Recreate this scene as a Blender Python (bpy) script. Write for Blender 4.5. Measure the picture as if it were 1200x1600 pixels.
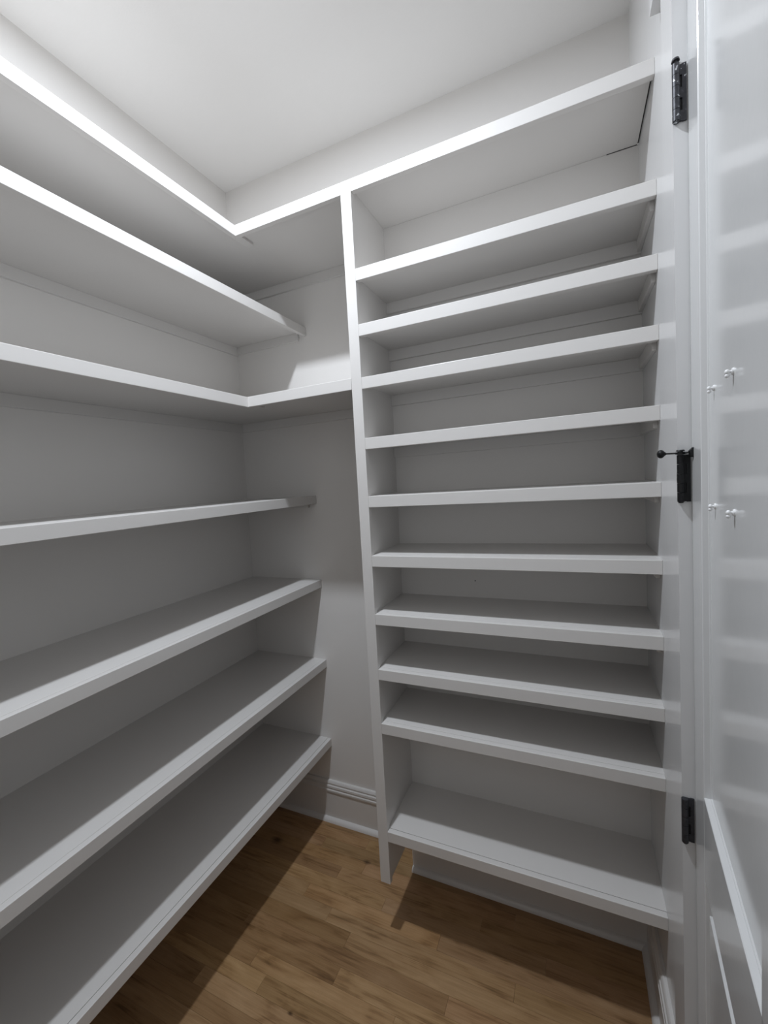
import bpy, bmesh, math, random
from mathutils import Vector, Matrix

for o in list(bpy.data.objects):
    bpy.data.objects.remove(o)
scene = bpy.context.scene
col = scene.collection
random.seed(7)

# ------------------------------------------------------------------ measurements (metres)
H = 3.147                      # ceiling
X2 = 1.748                     # right wall
YF = -2.06                     # front wall, behind the camera
DL = 0.422                     # depth of the left shelves
DB = 0.428                     # depth of the back shelves
XA, XB = 0.8707, 0.9087        # upright of the shelving unit
T = 0.038                      # height of the shelf edging
BT = 0.019                     # shelf board
LEAN = 0.0203                  # the left side of the old room is a little out of plumb
ZL = [2.661, 2.423, 2.042, 1.644, 1.2375, 0.837, 0.429]
ZR = [2.661, 2.3845, 2.2091, 2.0388, 1.8401, 1.6446, 1.4411, 1.2369, 1.0396, 0.8424, 0.4349]
ZST = 0.230                    # lower end of the upright

# ------------------------------------------------------------------ camera
cam = bpy.data.cameras.new('camera')
camo = bpy.data.objects.new('camera', cam)
col.objects.link(camo)
yaw, pitch, roll = 0.4233, -0.0726, -0.0638
f = Vector((-math.sin(yaw)*math.cos(pitch), math.cos(yaw)*math.cos(pitch), math.sin(pitch)))
r0 = f.cross(Vector((0, 0, 1))).normalized()
u0 = r0.cross(f)
rr = math.cos(roll)*r0 + math.sin(roll)*u0
uu = -math.sin(roll)*r0 + math.cos(roll)*u0
M = Matrix((rr, uu, -f)).transposed().to_4x4()
M.translation = Vector((1.5405, -1.707, 1.692))
camo.matrix_world = M
cam.sensor_fit = 'HORIZONTAL'
cam.sensor_width = 36.0
cam.lens = 658.98/1200*36
cam.clip_start = 0.01
scene.camera = camo

# ------------------------------------------------------------------ light
world = bpy.data.worlds.new('world')
scene.world = world
world.use_nodes = True
bg = world.node_tree.nodes['Background']
bg.inputs['Color'].default_value = (0.9, 0.95, 1.0, 1)
bg.inputs['Strength'].default_value = 0.25

la = bpy.data.lights.new('ceiling_lamp', 'AREA')
la.shape = 'DISK'
la.size = 0.085
la.energy = 26
la.color = (0.875, 0.94, 1.03)
lo = bpy.data.objects.new('ceiling_lamp', la)
col.objects.link(lo)
lo.location = (0.848, -1.023, 3.134)

vs = scene.view_settings
vs.view_transform = 'Standard'
vs.look = 'None'
vs.gamma = 1
vs.use_curve_mapping = False
vs.exposure = 0.0

# ------------------------------------------------------------------ materials
def new_mat(name):
    m = bpy.data.materials.new(name)
    m.use_nodes = True
    nt = m.node_tree
    return m, nt, nt.nodes['Principled BSDF']

def paint(name, color, rough, bump=0.0, scale=300, spec=0.5, coat=0.0):
    m, nt, b = new_mat(name)
    b.inputs['Roughness'].default_value = rough
    b.inputs['Specular IOR Level'].default_value = spec
    b.inputs['Coat Weight'].default_value = coat
    b.inputs['Coat Roughness'].default_value = 0.12
    geo = nt.nodes.new('ShaderNodeNewGeometry')
    n = nt.nodes.new('ShaderNodeTexNoise')
    n.inputs['Scale'].default_value = 3.0
    n.inputs['Detail'].default_value = 4
    nt.links.new(geo.outputs['Position'], n.inputs['Vector'])
    mx = nt.nodes.new('ShaderNodeMix')
    mx.data_type = 'RGBA'
    mx.inputs['A'].default_value = (color[0]*.975, color[1]*.972, color[2]*.968, 1)
    mx.inputs['B'].default_value = (*color, 1)
    nt.links.new(n.outputs['Fac'], mx.inputs['Factor'])
    nt.links.new(mx.outputs['Result'], b.inputs['Base Color'])
    if bump:
        n2 = nt.nodes.new('ShaderNodeTexNoise')
        n2.inputs['Scale'].default_value = scale
        n2.inputs['Detail'].default_value = 3
        nt.links.new(geo.outputs['Position'], n2.inputs['Vector'])
        bp = nt.nodes.new('ShaderNodeBump')
        bp.inputs['Strength'].default_value = bump
        bp.inputs['Distance'].default_value = 0.001
        nt.links.new(n2.outputs['Fac'], bp.inputs['Height'])
        nt.links.new(bp.outputs['Normal'], b.inputs['Normal'])
    return m

M_WALL = paint('wall_paint', (0.765, 0.742, 0.715), 0.65, 0.25, 160, 0.3)
M_CEIL = paint('ceiling_paint', (0.85, 0.835, 0.815), 0.8, 0.35, 120, 0.2)
M_TRIM = paint('semi_gloss_trim_paint', (0.695, 0.674, 0.650), 0.30, 0.12, 60, 0.5)
M_SHELF = paint('shelf_paint', (0.695, 0.674, 0.650), 0.33, 0.12, 70, 0.5)
M_DOOR = paint('gloss_door_paint', (0.68, 0.68, 0.675), 0.15, 0.10, 45, 0.5)
M_SIDE = paint('gloss_side_wall_paint', (0.71, 0.705, 0.70), 0.20, 0.15, 60, 0.5)
M_DARK = paint('dark_gap_and_shade', (0.02, 0.018, 0.016), 0.9)
M_HOOK = paint('white_plastic', (0.86, 0.86, 0.86), 0.25)

def metal(name, color, rough, chips):
    m, nt, b = new_mat(name)
    b.inputs['Metallic'].default_value = 0.35
    b.inputs['Roughness'].default_value = rough
    geo = nt.nodes.new('ShaderNodeNewGeometry')
    n = nt.nodes.new('ShaderNodeTexNoise')
    n.inputs['Scale'].default_value = 140
    n.inputs['Detail'].default_value = 5
    nt.links.new(geo.outputs['Position'], n.inputs['Vector'])
    cr = nt.nodes.new('ShaderNodeValToRGB')
    e = cr.color_ramp.elements
    e[0].position = 0.30
    e[0].color = (color[0]*.55, color[1]*.55, color[2]*.55, 1)
    e[1].position = 0.62
    e[1].color = (*color, 1)
    if chips:
        x = e.new(chips)
        x.color = (color[0]*1.3, color[1]*1.3, color[2]*1.35, 1)
        x = e.new(chips+.02)
        x.color = (0.62, 0.64, 0.66, 1)
    nt.links.new(n.outputs['Fac'], cr.inputs['Fac'])
    nt.links.new(cr.outputs['Color'], b.inputs['Base Color'])
    return m

M_HINGE_OLD = metal('scuffed_hinge_metal', (0.055, 0.055, 0.063), 0.45, 0.64)
M_HINGE_BLACK = metal('black_hinge_metal', (0.008, 0.008, 0.009), 0.5, 0)
M_HINGE_GREY = metal('dark_grey_hinge_metal', (0.045, 0.045, 0.052), 0.5, 0)

def wood():
    m, nt, b = new_mat('oak_floor')
    N, L = nt.nodes, nt.links
    geo = N.new('ShaderNodeNewGeometry')
    info = N.new('ShaderNodeObjectInfo')
    off = N.new('ShaderNodeVectorMath'); off.operation = 'MULTIPLY'
    cmb = N.new('ShaderNodeCombineXYZ')
    L.new(info.outputs['Random'], cmb.inputs['X']); L.new(info.outputs['Random'], cmb.inputs['Y']); L.new(info.outputs['Random'], cmb.inputs['Z'])
    L.new(cmb.outputs[0], off.inputs[0]); off.inputs[1].default_value = (37, 71, 13)
    add = N.new('ShaderNodeVectorMath'); add.operation = 'ADD'
    L.new(geo.outputs['Position'], add.inputs[0]); L.new(off.outputs[0], add.inputs[1])
    def stretched(sx, sy, scale, detail, dist=0.0):
        mp = N.new('ShaderNodeVectorMath'); mp.operation = 'MULTIPLY'
        mp.inputs[1].default_value = (sx, sy, 1)
        L.new(add.outputs[0], mp.inputs[0])
        n = N.new('ShaderNodeTexNoise')
        n.inputs['Scale'].default_value = scale
        n.inputs['Detail'].default_value = detail
        n.inputs['Distortion'].default_value = dist
        L.new(mp.outputs[0], n.inputs['Vector'])
        return n
    grain = stretched(0.45, 12, 9, 8, 0.9)
    fine = stretched(0.9, 60, 12, 4, 0.2)
    patch = stretched(1.5, 5, 3.0, 3, 1.2)
    cr = N.new('ShaderNodeValToRGB')
    e = cr.color_ramp.elements
    e[0].position = 0.30; e[0].color = (0.17, 0.097, 0.044, 1)
    e[1].position = 0.72; e[1].color = (0.47, 0.305, 0.165, 1)
    x = e.new(0.47); x.color = (0.365, 0.222, 0.109, 1)
    x = e.new(0.40); x.color = (0.285, 0.165, 0.077, 1)
    mixf = N.new('ShaderNodeMath'); mixf.operation = 'MULTIPLY_ADD'
    L.new(patch.outputs['Fac'], mixf.inputs[0]); mixf.inputs[1].default_value = 0.6
    h = N.new('ShaderNodeMath'); h.operation = 'MULTIPLY'
    L.new(grain.outputs['Fac'], h.inputs[0]); h.inputs[1].default_value = 0.4
    L.new(h.outputs[0], mixf.inputs[2])
    L.new(mixf.outputs[0], cr.inputs['Fac'])
    m1 = N.new('ShaderNodeMix'); m1.data_type = 'RGBA'; m1.blend_type = 'MULTIPLY'
    m1.inputs['Factor'].default_value = 1
    L.new(cr.outputs['Color'], m1.inputs['A']); L.new(info.outputs['Color'], m1.inputs['B'])
    fr = N.new('ShaderNodeMapRange')
    fr.inputs['From Min'].default_value = .35; fr.inputs['From Max'].default_value = .65
    fr.inputs['To Min'].default_value = .90; fr.inputs['To Max'].default_value = 1.06
    L.new(fine.outputs['Fac'], fr.inputs['Value'])
    m2 = N.new('ShaderNodeMix'); m2.data_type = 'RGBA'; m2.blend_type = 'MULTIPLY'
    m2.inputs['Factor'].default_value = 1
    L.new(m1.outputs['Result'], m2.inputs['A']); L.new(fr.outputs[0], m2.inputs['B'])
    last = m2.outputs['Result']
    # knots
    for kx, ky, kr in ((0.653, -0.166, 0.011), (0.19, -0.21, 0.020), (0.66, -0.74, 0.006)):
        d = N.new('ShaderNodeVectorMath'); d.operation = 'SUBTRACT'
        L.new(geo.outputs['Position'], d.inputs[0]); d.inputs[1].default_value = (kx, ky, 0)
        s = N.new('ShaderNodeVectorMath'); s.operation = 'MULTIPLY'
        L.new(d.outputs[0], s.inputs[0]); s.inputs[1].default_value = (0.6/kr, 1/kr, 0)
        ln = N.new('ShaderNodeVectorMath'); ln.operation = 'LENGTH'
        L.new(s.outputs[0], ln.inputs[0])
        ad = N.new('ShaderNodeMath'); ad.operation = 'ADD'
        L.new(ln.outputs['Value'], ad.inputs[0])
        g2 = N.new('ShaderNodeMath'); g2.operation = 'MULTIPLY'
        L.new(grain.outputs['Fac'], g2.inputs[0]); g2.inputs[1].default_value = 0.9
        L.new(g2.outputs[0], ad.inputs[1])
        mr = N.new('ShaderNodeMapRange')
        mr.inputs['From Min'].default_value = 0.7; mr.inputs['From Max'].default_value = 1.7
        mr.inputs['To Min'].default_value = 0.82; mr.inputs['To Max'].default_value = 0.0
        L.new(ad.outputs[0], mr.inputs['Value'])
        mk = N.new('ShaderNodeMix'); mk.data_type = 'RGBA'
        mk.inputs['B'].default_value = (0.055, 0.028, 0.014, 1)
        L.new(mr.outputs[0], mk.inputs['Factor']); L.new(last, mk.inputs['A'])
        last = mk.outputs['Result']
    L.new(last, b.inputs['Base Color'])
    b.inputs['Roughness'].default_value = 0.42
    b.inputs['Specular IOR Level'].default_value = 0.35
    bp = N.new('ShaderNodeBump'); bp.inputs['Strength'].default_value = 0.15; bp.inputs['Distance'].default_value = 0.001
    L.new(fine.outputs['Fac'], bp.inputs['Height']); L.new(bp.outputs['Normal'], b.inputs['Normal'])
    return m
M_WOOD = wood()

def emit(name, color, s):
    m, nt, b = new_mat(name)
    b.inputs['Emission Color'].default_value = (*color, 1)
    b.inputs['Emission Strength'].default_value = s
    return m
M_LENS = emit('lit_lens', (0.9, 0.955, 1.0), 6)

# ------------------------------------------------------------------ helpers
def lean(v):
    x, y, z = v
    return Vector((x + LEAN*(z-1.6)*(1-x/X2), y, z)) if x < X2 else Vector(v)

def box(bm, x0, x1, y0, y1, z0, z1):
    vs_ = [bm.verts.new((x, y, z)) for z in (z0, z1) for (x, y) in ((x0, y0), (x1, y0), (x1, y1), (x0, y1))]
    for q in ((3, 2, 1, 0), (4, 5, 6, 7), (0, 1, 5, 4), (1, 2, 6, 5), (2, 3, 7, 6), (3, 0, 4, 7)):
        bm.faces.new([vs_[i] for i in q])

def prism_z(bm, pts, z0, z1):                 # counter-clockwise plan outline
    a = [bm.verts.new((x, y, z0)) for x, y in pts]
    b = [bm.verts.new((x, y, z1)) for x, y in pts]
    n = len(pts)
    bm.faces.new(a[::-1]); bm.faces.new(b)
    for i in range(n):
        bm.faces.new((a[i], a[(i+1) % n], b[(i+1) % n], b[i]))

def sweep(bm, prof, p, q, out):               # profile (distance from wall, height) from p to q
    n = len(prof)
    rows = []
    for base in (p, q):
        rows.append([bm.verts.new((base[0]+out[0]*d, base[1]+out[1]*d, z)) for d, z in prof])
    for i in range(n):
        j = (i+1) % n
        bm.faces.new((rows[0][i], rows[0][j], rows[1][j], rows[1][i]))
    bm.faces.new(rows[0][::-1]); bm.faces.new(rows[1])

def cyl(bm, p, q, r, seg=16, r2=None):
    p, q = Vector(p), Vector(q)
    d = (q-p)
    res = bmesh.ops.create_cone(bm, cap_ends=True, segments=seg, radius1=r, radius2=r if r2 is None else r2, depth=d.length)
    mat = Matrix.Translation((p+q)/2) @ d.to_track_quat('Z', 'Y').to_matrix().to_4x4()
    bmesh.ops.transform(bm, matrix=mat, verts=res['verts'])

def ball(bm, c, r, sc=(1, 1, 1)):
    res = bmesh.ops.create_uvsphere(bm, u_segments=16, v_segments=10, radius=r)
    bmesh.ops.transform(bm, matrix=Matrix.Translation(c) @ Matrix.Diagonal((*sc, 1)), verts=res['verts'])

def build(name, bm, mat, parent=None, bevel=0.0, smooth=False, do_lean=True, seg=2):
    bmesh.ops.recalc_face_normals(bm, faces=bm.faces)
    if bevel:
        bmesh.ops.bevel(bm, geom=[e for e in bm.edges if e.calc_face_angle(0) > 0.5], offset=bevel, segments=seg, affect='EDGES', profile=0.5)
    if do_lean:
        for v in bm.verts:
            v.co = lean(v.co)
    off = Vector((0, 0, 0))
    if parent is not None:
        off = world_loc(parent)
    else:
        xs = [v.co for v in bm.verts]
        mn = [min(c[i] for c in xs) for i in range(3)]; mx = [max(c[i] for c in xs) for i in range(3)]
        off = Vector(((mn[0]+mx[0])/2, (mn[1]+mx[1])/2, mn[2]))
    for v in bm.verts:
        v.co -= off
    me = bpy.data.meshes.new(name)
    bm.to_mesh(me); bm.free()
    me.materials.append(mat)
    if smooth:
        for p in me.polygons:
            p.use_smooth = True
        try:
            me.set_sharp_from_angle(angle=math.radians(38))
        except Exception:
            pass
    o = bpy.data.objects.new(name, me)
    col.objects.link(o)
    if parent is None:
        o.location = off
    else:
        o.parent = parent
    return o

def world_loc(o):
    v = Vector(o.location)
    while o.parent is not None:
        o = o.parent
        v += Vector(o.location)
    return v

def empty(name, loc):
    o = bpy.data.objects.new(name, None)
    o.empty_display_size = 0.05
    o.location = loc
    col.objects.link(o)
    return o

def tag(o, label, cat, group=None):
    o['label'] = label
    o['category'] = cat
    if group:
        o['group'] = group
    return o

def struct(o, label=None):
    o['kind'] = 'structure'
    if label:
        o['label'] = label
    return o

def B(*a):
    bm = bmesh.new()
    box(bm, *a)
    return bm

# ------------------------------------------------------------------ room shell
CAS_Y0, CAS_Y1 = -0.575, -0.676        # hinge-side door casing
DOOR_W, DOOR_H = 1.015, 2.60
OPEN_Y = CAS_Y1 - DOOR_W - 0.004       # far side of the opening
fl = build('floor', B(-0.15, X2+0.2, YF-0.1, 0.12, -0.12, -0.012), M_DARK, do_lean=False)
struct(fl, 'warm brown oak strip floor laid parallel to the back wall')
ce = build('ceiling', B(-0.15, X2+0.2, YF-0.1, 0.12, H, H+0.1), M_CEIL, do_lean=False)
struct(ce, 'plain white ceiling')
struct(build('wall_left', B(-0.12, 0, YF-0.1, 0.12, -0.012, H), M_WALL), 'white painted wall behind the long left shelves')
struct(build('wall_back', B(0, X2, 0, 0.12, -0.012, H), M_WALL), 'white painted wall behind the corner and the shelving unit')
struct(build('wall_front', B(0, X2, YF-0.1, YF, -0.012, H), M_WALL), 'white painted wall on the near side of the closet')
bm = B(X2, X2+0.12, CAS_Y1+0.012, 0.12, -0.012, H)
box(bm, X2, X2+0.12, YF-0.1, OPEN_Y-0.012, -0.012, H)
box(bm, X2, X2+0.12, OPEN_Y-0.012, CAS_Y1+0.012, DOOR_H+0.02, H)
struct(build('wall_right', bm, M_SIDE, do_lean=False), 'glossy white wall between the shelving unit and the door')

# oak strips, one object each
PITCH = 0.057
ends = {0: [0.47, 1.046], 1: [0.612, 1.32], 2: [0.726, 1.50], 3: [0.31, 1.123], 4: [0.748, 1.39], 5: [0.438, 0.98],
        -1: [0.80, 1.41], -2: [0.56, 1.177], -3: [0.655, 1.295], -4: [0.41, 1.02], -5: [0.615, 1.24], -6: [0.36, 0.95]}
tones = {(0, 1): (1.10, 1.06, 1.0), (0, 0): (0.93, 0.92, 0.88), (1, 0): (0.90, 0.90, 0.88), (1, 1): (1.0, 1.0, 0.98),
         (2, 0): (0.74, 0.70, 0.62), (2, 1): (1.02, 1.02, 1.0), (3, 1): (0.82, 0.78, 0.74), (3, 0): (0.86, 0.84, 0.78),
         (4, 0): (0.80, 0.76, 0.70), (4, 1): (1.1, 1.1, 1.05), (5, 1): (1.08, 1.06, 1.0), (5, 0): (0.84, 0.80, 0.74), (-3, 0): (0.92, 0.88, 0.8)}
for k in range(-6, 31):
    y1 = min(-0.339 - PITCH*k, 0.0)
    y0 = max(-0.339 - PITCH*(k+1), YF)
    if y1 - y0 < 0.004:
        continue
    xs = ends.get(k)
    if xs is None:
        xs = []
        x = random.uniform(0.15, 0.7)
        while x < X2-0.1:
            xs.append(x)
            x += random.uniform(0.35, 0.9)
    xs = [-0.03] + xs + [X2]
    if OPEN_Y < y0 and y1 < CAS_Y1:
        xs[-1] = X2+0.12
    for i in range(len(xs)-1):
        bm = B(xs[i]+0.0002, xs[i+1]-0.0002, y0+0.0002, y1-0.0002, -0.012, 0.0)
        bmesh.ops.bevel(bm, geom=[e for e in bm.edges if all(v.co.z > -0.001 for v in e.verts)], offset=0.0003, segments=1, affect='EDGES')
        p = build('plank', bm, M_WOOD, fl, do_lean=False)
        t = tones.get((k, i))
        if t is None:
            s = random.uniform(0.80, 1.12)
            t = (s, s*random.uniform(.95, 1.01), s*random.uniform(.9, 1.02))
        p.color = (*t, 1)

# baseboards with a stepped cap and a shoe moulding
def base_prof(h=0.209, th=0.014):
    pr = [(-0.001, 0.0)]
    pr += [(th+0.019*math.cos(a*math.pi/8)**1.0, 0.019*math.sin(a*math.pi/8)) for a in range(0, 5)]
    pr += [(th, 0.021), (th, h-0.056), (th+0.006, h-0.052), (th+0.006, h-0.044), (th+0.001, h-0.040), (th+0.001, h-0.036),
           (th+0.005, h-0.032), (th+0.004, h-0.023), (th-0.002, h-0.020), (th-0.002, h-0.016), (th+0.001, h-0.012),
           (th-0.001, h-0.004), (th-0.005, h), (-0.001, h)]
    return pr
def baseboard(name, p, q, out, label=None, mat=M_TRIM):
    bm = bmesh.new()
    sweep(bm, base_prof(), p, q, out)
    o = build(name, bm, mat, smooth=True)
    struct(o, label)
    return o
baseboard('baseboard_left', (0, YF), (0, 0), (1, 0), 'white baseboard under the lowest left shelf')
baseboard('baseboard_back', (0, 0), (0.872, 0), (0, -1), 'white baseboard with triple grooved cap on the back wall')
baseboard('baseboard_right', (X2, -0.10), (X2, CAS_Y0), (-1, 0), 'white baseboard with lit cap beside the door casing')
baseboard('baseboard_front', (0, YF), (X2, YF), (0, 1), 'white baseboard of the near wall')
baseboard('baseboard_right', (X2, OPEN_Y-0.10), (X2, YF), (-1, 0), 'white baseboard at the near end of the right wall')

# ------------------------------------------------------------------ left shelves
def shelf_root(name, x, y, z):
    return empty(name, lean((x, y, z)))

def left_shelf(z, label, wing=False, gap=0.0, back_cleat=True, corner_block=False):
    name = 'corner_shelf' if wing else 'wall_shelf'
    root = shelf_root(name, 0.2, -1.0, z-T)
    tag(root, label, 'shelf', 'white shelves on the left wall')
    zb = z-BT
    E = 0.019
    XE = XA-0.0006
    if wing:
        pts = [(0, YF), (DL-E-gap, YF), (DL-E-gap, -DB+E+gap), (XE, -DB+E+gap), (XE, 0), (0, 0)]
        bm = bmesh.new(); prism_z(bm, pts, zb, z)
        build('board', bm, M_SHELF, root)
        bm = bmesh.new()
        prism_z(bm, [(DL-E, YF), (DL, YF), (DL, -DB), (DL-E, -DB+E)], z-T, z)
        build('edging', bm, M_SHELF, root, bevel=0.0012)
        bm = bmesh.new()
        prism_z(bm, [(DL, -DB), (XE, -DB), (XE, -DB+E), (DL-E, -DB+E)], z-T, z)
        build('edging', bm, M_SHELF, root, bevel=0.0012)
        build('cleat', B(0.013, XE, -0.013, 0, zb-0.040, zb), M_SHELF, root, bevel=0.001)
    else:
        build('board', B(0, DL-E-gap, YF, 0, zb, z), M_SHELF, root)
        build('edging', B(DL-E, DL, YF, 0, z-T, z), M_SHELF, root, bevel=0.0012)
        if back_cleat:
            build('cleat', B(0.012, DL-E-0.022, -0.012, 0, zb-0.036, zb), M_SHELF, root, bevel=0.001)
    build('cleat', B(0, 0.012, YF, 0, zb-0.040, zb), M_SHELF, root, bevel=0.001)
    if corner_block:
        build('support_block', B(DL-E-0.012, DL-E+0.022, -DB+E, -DB+E+0.075, zb-0.010, zb), M_SHELF, root, bevel=0.001)
    return root

left_shelf(ZL[0], 'topmost white corner shelf, running along the left and back walls under the ceiling', wing=True, corner_block=True)
left_shelf(ZL[1], 'second white left-wall shelf from the ceiling, its front edge ending at the back wall')
left_shelf(ZL[2], 'mid-height white corner shelf that turns along the back wall to the upright', wing=True, corner_block=True)
left_shelf(ZL[3], 'white left-wall shelf at eye level, directly below the mid-height corner shelf')
left_shelf(ZL[4], 'third white left-wall shelf up from the floor')
left_shelf(ZL[5], 'second white left-wall shelf up from the floor')
left_shelf(ZL[6], 'lowest white left-wall shelf, with a hairline joint along its front edge', gap=0.0011)

# ------------------------------------------------------------------ right shelving unit
unit = empty('shelving_unit', lean(((XA+X2)/2, -0.28, 0.0)))
tag(unit, 'tall white built-in shelving unit with eleven shelves between upright and right wall', 'shelving')
CBK = 0.158                                   # face of its back panel
build('upright', B(XA, XB, -DB, -DB+0.020, ZST, ZR[0]), M_SHELF, unit, bevel=0.0012)
build('side_panel', B(XA+0.004, XB-0.004, -DB+0.020, -CBK+0.01, ZST+0.004, ZR[0]-BT), M_SHELF, unit, bevel=0.001)
build('back_panel', B(XA+0.004, X2, -CBK, -CBK+0.012, ZR[10]-T, ZR[0]-BT-0.0005), M_WALL, unit)
bm = B(XA+0.004, X2, -0.110, 0.0, 0.0, ZR[10]-T)
kick = build('toe_kick', bm, M_WALL, unit, bevel=0.002)
bm = bmesh.new()
pr = base_prof()
sweep(bm, pr, (XA+0.004, -0.110), (X2, -0.110), (0, -1))
build('baseboard', bm, M_TRIM, unit, smooth=True)
for i, z in enumerate(ZR):
    zb = z-BT
    gap = 0.0011 if i == 10 else 0.0
    if i == 0:
        # top: meets the wall above; it stops a few millimetres short of the right wall
        s = build('shelf', B(XA+0.0006, X2-0.0035, -DB+0.0205, 0, zb, z), M_SHELF, unit)
        build('edging', B(XB+0.0003, X2, -DB, -DB+0.019, z-T, z), M_SHELF, s, bevel=0.0012)
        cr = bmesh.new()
        box(cr, X2-0.0035, X2-0.0003, -0.405, -CBK-0.0, zb+0.003, zb+0.008)  # dark strip set into the gap, its colour stands in for shade
        build('joint_shade', cr, M_DARK, s, do_lean=False)['label'] = 'dark strip for the shade in the joint along the right wall'
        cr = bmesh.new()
        box(cr, X2-0.085, X2-0.0035, -CBK-0.0012, -CBK, zb-0.0016, zb)  # thin dark strip painting the shade where board meets back panel
        build('joint_shade', cr, M_DARK, s, do_lean=False)['label'] = 'dark strip for the shade in the joint along the back'
        continue
    s = build('shelf', B(XB-0.004, X2, -CBK, -DB+0.019+gap, zb, z), M_SHELF, unit)
    build('edging', B(XB, X2, -DB, -DB+0.019, z-T, z), M_SHELF, s, bevel=0.0012)
    if i < 10:
        build('cleat', B(XB-0.004, X2, -CBK-0.012, -CBK, zb-0.040, zb), M_SHELF, s, bevel=0.001)
        build('cleat', B(X2-0.011, X2, -DB+0.032, -CBK-0.012, zb-0.036, zb), M_SHELF, s, bevel=0.001)
for px_, pz in ((1.19, 1.375), (1.20, 1.30)):
    bm = bmesh.new()
    cyl(bm, (px_, -CBK, pz), (px_, -CBK-0.0015, pz), 0.0022, 10)
    build('nail_hole', bm, M_DARK, unit)['label'] = 'small dark nail hole'

# ------------------------------------------------------------------ door, casing, jamb
CX = X2-0.012                                  # face of the casing
bm = B(CX, X2, CAS_Y1, CAS_Y0, 0, DOOR_H+0.055)
struct(build('trim_1', bm, M_SIDE, do_lean=False), 'flat white door casing on the hinge side')
bm = B(CX, X2, OPEN_Y-0.10, OPEN_Y, 0, DOOR_H+0.055)
struct(build('trim_2', bm, M_SIDE, bevel=0.0015, do_lean=False), 'flat white door casing on the latch side')
bm = B(CX, X2, OPEN_Y, CAS_Y1, DOOR_H+0.004, DOOR_H+0.055)
struct(build('trim_3', bm, M_SIDE, bevel=0.0015, do_lean=False), 'flat white head casing over the door')
bm = B(X2-0.0225, X2, OPEN_Y-0.16, -0.513, 2.681, 2.76)
struct(build('trim_4', bm, M_SIDE, bevel=0.001, do_lean=False), 'projecting white cap above the door casing, seen from below')
HX, HY = 1.760, CAS_Y1                          # hinge line
bm = B(X2, X2+0.12, CAS_Y1-0.0, CAS_Y1+0.012, 0, DOOR_H+0.02)
box(bm, X2+0.052, X2+0.066, CAS_Y1-0.012, CAS_Y1, 0, DOOR_H+0.006)      # door stop strip behind the door
box(bm, X2, X2+0.12, OPEN_Y-0.012, OPEN_Y, 0, DOOR_H+0.02)
box(bm, X2, X2+0.12, OPEN_Y, CAS_Y1, DOOR_H+0.006, DOOR_H+0.02)
struct(build('trim_5', bm, M_SIDE, do_lean=False), 'white door jamb')

ANG = math.radians(4.8)
door = empty('door_1', (HX, HY-0.0015, 0.006))
struct(door, 'glossy white panelled door, slightly ajar')
DTH = 0.036
# local door frame: u along the width away from the hinge (world -y), w out of the door face into the closet (world -x)
def dbox(bm, u0, u1, w0, w1, z0, z1):
    box(bm, -w1, -w0, -u1, -u0, z0, z1)
def dpart(name, bm, mat, parent=door, bevel=0.0, smooth=False, label=None):
    bmesh.ops.recalc_face_normals(bm, faces=bm.faces)
    if bevel:
        bmesh.ops.bevel(bm, geom=[e for e in bm.edges if e.calc_face_angle(0) > 0.5], offset=bevel, segments=2, affect='EDGES', profile=0.5)
    me = bpy.data.meshes.new(name)
    bm.to_mesh(me); bm.free()
    me.materials.append(mat)
    if smooth:
        for p in me.polygons:
            p.use_smooth = True
        me.set_sharp_from_angle(angle=math.radians(38))
    o = bpy.data.objects.new(name, me)
    col.objects.link(o)
    o.parent = parent
    if label:
        o['label'] = label
    return o
door.rotation_euler = (0, 0, -ANG)
ST = 0.104
PW = (DOOR_W - 0.006 - 2*ST - 0.07)/2
U = [0.0, ST, ST+PW, ST+PW+0.07, ST+2*PW+0.07, DOOR_W-0.006]
Z = [0.0, 0.24, 0.882, 1.048, DOOR_H-0.135, DOOR_H-0.008]
for a, b in ((0, 1), (4, 5)):
    bm = bmesh.new(); dbox(bm, U[a], U[b], -DTH, 0, Z[0], Z[5]); dpart('stile', bm, M_DOOR, bevel=0.0025)
bm = bmesh.new(); dbox(bm, U[2], U[3], -DTH, 0, Z[1], Z[4]); dpart('mullion', bm, M_DOOR)
for a, b in ((0, 1), (2, 3), (4, 5)):
    bm = bmesh.new(); dbox(bm, U[1], U[4], -DTH, 0, Z[a], Z[b]); dpart('rail', bm, M_DOOR)
def moulding(u0, u1, z0, z1):                   # sticking: small step, slope, recessed panel
    bm = bmesh.new()
    rings = [(0.0, 0.0), (0.001, -0.0012), (0.0025, -0.0095), (0.0035, -0.0100), (0.0045, -0.0125)]
    R = []
    for d, w in rings:
        R.append([bm.verts.new((-w, -(u), z)) for u, z in ((u0+d, z0+d), (u1-d, z0+d), (u1-d, z1-d), (u0+d, z1-d))])
    for r in range(len(R)-1):
        for i in range(4):
            j = (i+1) % 4
            bm.faces.new((R[r][i], R[r][j], R[r+1][j], R[r+1][i]))
    dpart('panel_moulding', bm, M_DOOR)
    bm = bmesh.new(); dbox(bm, u0+0.002, u1-0.002, -0.024, -0.0125, z0+0.002, z1-0.002); dpart('panel', bm, M_DOOR)
for a, b in ((1, 2), (3, 4)):
    for c, d in ((1, 2), (3, 4)):
        moulding(U[a], U[b], Z[c], Z[d])
        if c == 1:                                # lower panels carry a raised field
            bm = bmesh.new(); dbox(bm, U[a]+0.030, U[b]-0.030, -0.0130, -0.0025, Z[c]+0.032, Z[d]-0.044)
            dpart('raised_field', bm, M_DOOR, bevel=0.0008)

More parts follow.
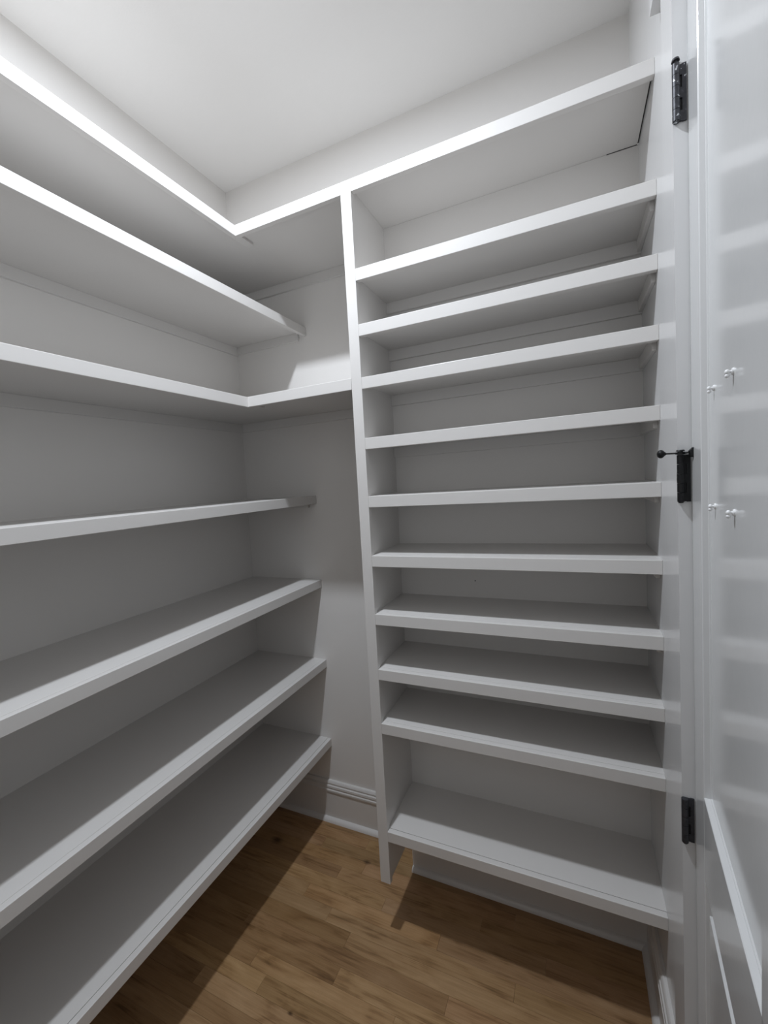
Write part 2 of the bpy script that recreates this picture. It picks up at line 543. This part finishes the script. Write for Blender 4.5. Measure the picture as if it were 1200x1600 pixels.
# hinges: barrel standing proud at the casing edge, leaf reaching back to the door
HB = (CX+0.004, CAS_Y1-0.006)                   # barrel centre
def hinge(z0, z1, mat, label, pin_head, scuffed=False):
    h = z1-z0
    root = empty('hinge', (0, 0, 0))
    root.parent = door
    root.matrix_parent_inverse = dinv
    root.location = (HB[0], HB[1], z0)
    root['label'] = label
    def put(name, bm, lab=None, smooth=True):
        for v in bm.verts:
            v.co -= Vector((HB[0], HB[1], z0))
        o = dpart(name, bm, mat, root, smooth=smooth, label=lab)
        return o
    n = 5
    for i in range(n):
        a, b = z0+h*i/n+0.0004, z0+h*(i+1)/n-0.0004
        bm = bmesh.new()
        cyl(bm, (HB[0], HB[1], a), (HB[0], HB[1], b), 0.0062, 18)
        put('knuckle', bm)
    # leaf with notches cut beside every second knuckle
    bm = bmesh.new()
    y1 = CAS_Y1-0.0005
    xs = (HB[0]+0.0068, HB[0]+0.0105, 1.7575)
    box(bm, xs[1], xs[2], y1-0.0035, y1, z0, z1)
    for i in range(n):
        if i % 2 == 0:
            a, b = z0+h*i/n, z0+h*(i+1)/n
            box(bm, HB[0], xs[1], y1-0.0035, y1, a+0.001, b-0.001)
    put('leaf', bm, smooth=False)
    bm = bmesh.new()
    box(bm, HB[0]+0.003, xs[1]+0.002, y1-0.0012, y1-0.0002, z0+0.001, z1-0.001)
    sl = put('dark_slot_backing', bm, smooth=False)  # black strip added behind the notches to darken the slots
    sl.data.materials[0] = M_HINGE_BLACK
    bm = bmesh.new()
    cyl(bm, (HB[0], HB[1], z0-0.002), (HB[0], HB[1], z0), 0.0045, 16)
    if pin_head:
        cyl(bm, (HB[0], HB[1], z1), (HB[0], HB[1], z1+0.005), 0.0030, 16)
        cyl(bm, (HB[0], HB[1], z1+0.005), (HB[0], HB[1], z1+0.009), 0.0070, 18, 0.0060)
    put('pin', bm)
    return root
bpy.context.view_layer.update()
dinv = door.matrix_world.inverted()
hinge(2.338, 2.440, M_HINGE_OLD, 'upper hinge, scuffed dark metal with paint chips and a raised pin', True)
hinge(1.612, 1.707, M_HINGE_BLACK, 'middle hinge, plain black, under the door stop', False)
hinge(0.877, 0.976, M_HINGE_GREY, 'lower hinge, dark grey metal', False)

# hinge-pin door stop on the middle hinge
def thing_mesh(root, name, bm, mat, bevel=0.0, smooth=True, label=None):
    bmesh.ops.recalc_face_normals(bm, faces=bm.faces)
    if bevel:
        bmesh.ops.bevel(bm, geom=[e for e in bm.edges if e.calc_face_angle(0) > 0.5], offset=bevel, segments=2, affect='EDGES', profile=0.5)
    for v in bm.verts:
        v.co -= Vector(root.location)
    return dpart(name, bm, mat, root, smooth=smooth, label=label)
zs = 1.7115
ds = empty('door_stop', (HB[0], HB[1], zs-0.004))
tag(ds, 'small black hinge-pin door stop on top of the middle hinge of the white door', 'door stop')
bm = bmesh.new()
cyl(bm, (HB[0], HB[1], zs-0.0035), (HB[0], HB[1], zs+0.001), 0.0085, 20)
cyl(bm, (HB[0], HB[1], zs+0.001), (HB[0], HB[1], zs+0.0025), 0.0045, 20)
cyl(bm, (HB[0], HB[1], zs+0.0025), (HB[0], HB[1], zs+0.0055), 0.0080, 20, 0.0065)
thing_mesh(ds, 'ring', bm, M_HINGE_BLACK)
A = Vector((HB[0]-0.006, HB[1]-0.003, zs-0.001))
Bp = Vector((1.7105, HB[1]-0.004, zs-0.0005))
bm = bmesh.new()
cyl(bm, A, Bp, 0.0016, 12)
thing_mesh(ds, 'threaded_rod', bm, M_HINGE_BLACK)
bm = bmesh.new()
cyl(bm, Bp+Vector((0.004, 0, 0)), Bp+Vector((-0.002, 0, 0)), 0.0028, 18, 0.0072)
ball(bm, Bp+Vector((-0.0045, 0, 0)), 0.0085, (0.85, 1, 1))
thing_mesh(ds, 'rubber_pad', bm, M_HINGE_BLACK)
C1 = Vector((1.758, HB[1]-0.012, zs-0.001))
bm = bmesh.new()
cyl(bm, (HB[0]+0.006, HB[1]-0.003, zs-0.001), C1, 0.0020, 12)
thing_mesh(ds, 'fixed_arm', bm, M_HINGE_BLACK)
bm = bmesh.new()
prism = [(-0.006, 0.003), (0.001, 0.010), (0.001, -0.010), (-0.004, -0.008)]
for yy in (C1.y-0.008,):
    a = [bm.verts.new((C1.x-0.001+dx, yy, C1.z+dz)) for dx, dz in prism]
    b = [bm.verts.new((C1.x-0.001+dx, yy+0.014, C1.z+dz)) for dx, dz in prism]
    bm.faces.new(a); bm.faces.new(b[::-1])
    for i in range(4):
        bm.faces.new((a[i], a[(i+1) % 4], b[(i+1) % 4], b[i]))
thing_mesh(ds, 'bumper', bm, M_HINGE_BLACK, bevel=0.0008)

# four small white hooks on the door panel
def on_door(u, v):                              # photo pixel -> point on the door's panel surface (used to measure only)
    C0 = Vector((1.5405, -1.707, 1.692))
    d = f + (u-600)/658.98*rr - (v-800)/658.98*uu
    n = Vector((math.cos(ANG), -math.sin(ANG), 0))
    p0 = Vector((HX, HY, 0)) + n*0.0125
    return C0 + d*((p0-C0).dot(n)/d.dot(n))
HOOKS = [((1146, 580), 'small white hook on the door, upper right of the four'),
         ((1116, 606), 'small white hook on the door, upper left of the four'),
         ((1118, 791), 'small white hook on the door, lower left of the four'),
         ((1148, 801), 'small white hook on the door, lower right of the four')]
nrm = Vector((-math.cos(ANG), math.sin(ANG), 0))
for (uv, lab) in HOOKS:
    p = on_door(*uv)
    hk = empty('hook', p)
    tag(hk, lab, 'hook', 'white hooks on the door')
    bm = bmesh.new()
    cyl(bm, p-nrm*0.0005, p+nrm*0.0022, 0.0052, 16, 0.0044)
    thing_mesh(hk, 'base', bm, M_HOOK)
    bm = bmesh.new()
    cyl(bm, p+nrm*0.002, p+nrm*0.0060, 0.0021, 12)
    thing_mesh(hk, 'neck', bm, M_HOOK)
    bm = bmesh.new()
    ball(bm, p+nrm*0.0072, 0.0038, (0.8, 1, 1))
    ball(bm, p+nrm*0.0070+Vector((0, 0, -0.0052)), 0.0030)
    thing_mesh(hk, 'head', bm, M_HOOK)

# ------------------------------------------------------------------ ceiling light fitting
rl = empty('recessed_light', (0.848, -1.023, H-0.012))
tag(rl, 'round white recessed ceiling light in the middle of the ceiling', 'light')
bm = bmesh.new()
segs = 40
prof = [(0.046, 0.012), (0.046, 0.004), (0.050, 0.000), (0.072, 0.004), (0.076, 0.012)]
rings = [[bm.verts.new((0.848+r*math.cos(2*math.pi*i/segs), -1.023+r*math.sin(2*math.pi*i/segs), H-0.012+z)) for i in range(segs)] for r, z in prof]
for a in range(len(rings)-1):
    for i in range(segs):
        j = (i+1) % segs
        bm.faces.new((rings[a][i], rings[a][j], rings[a+1][j], rings[a+1][i]))
thing_mesh(rl, 'trim_ring', bm, M_TRIM)
bm = bmesh.new()
cyl(bm, (0.848, -1.023, H-0.006), (0.848, -1.023, H-0.001), 0.045, 40)
thing_mesh(rl, 'lens', bm, M_LENS)
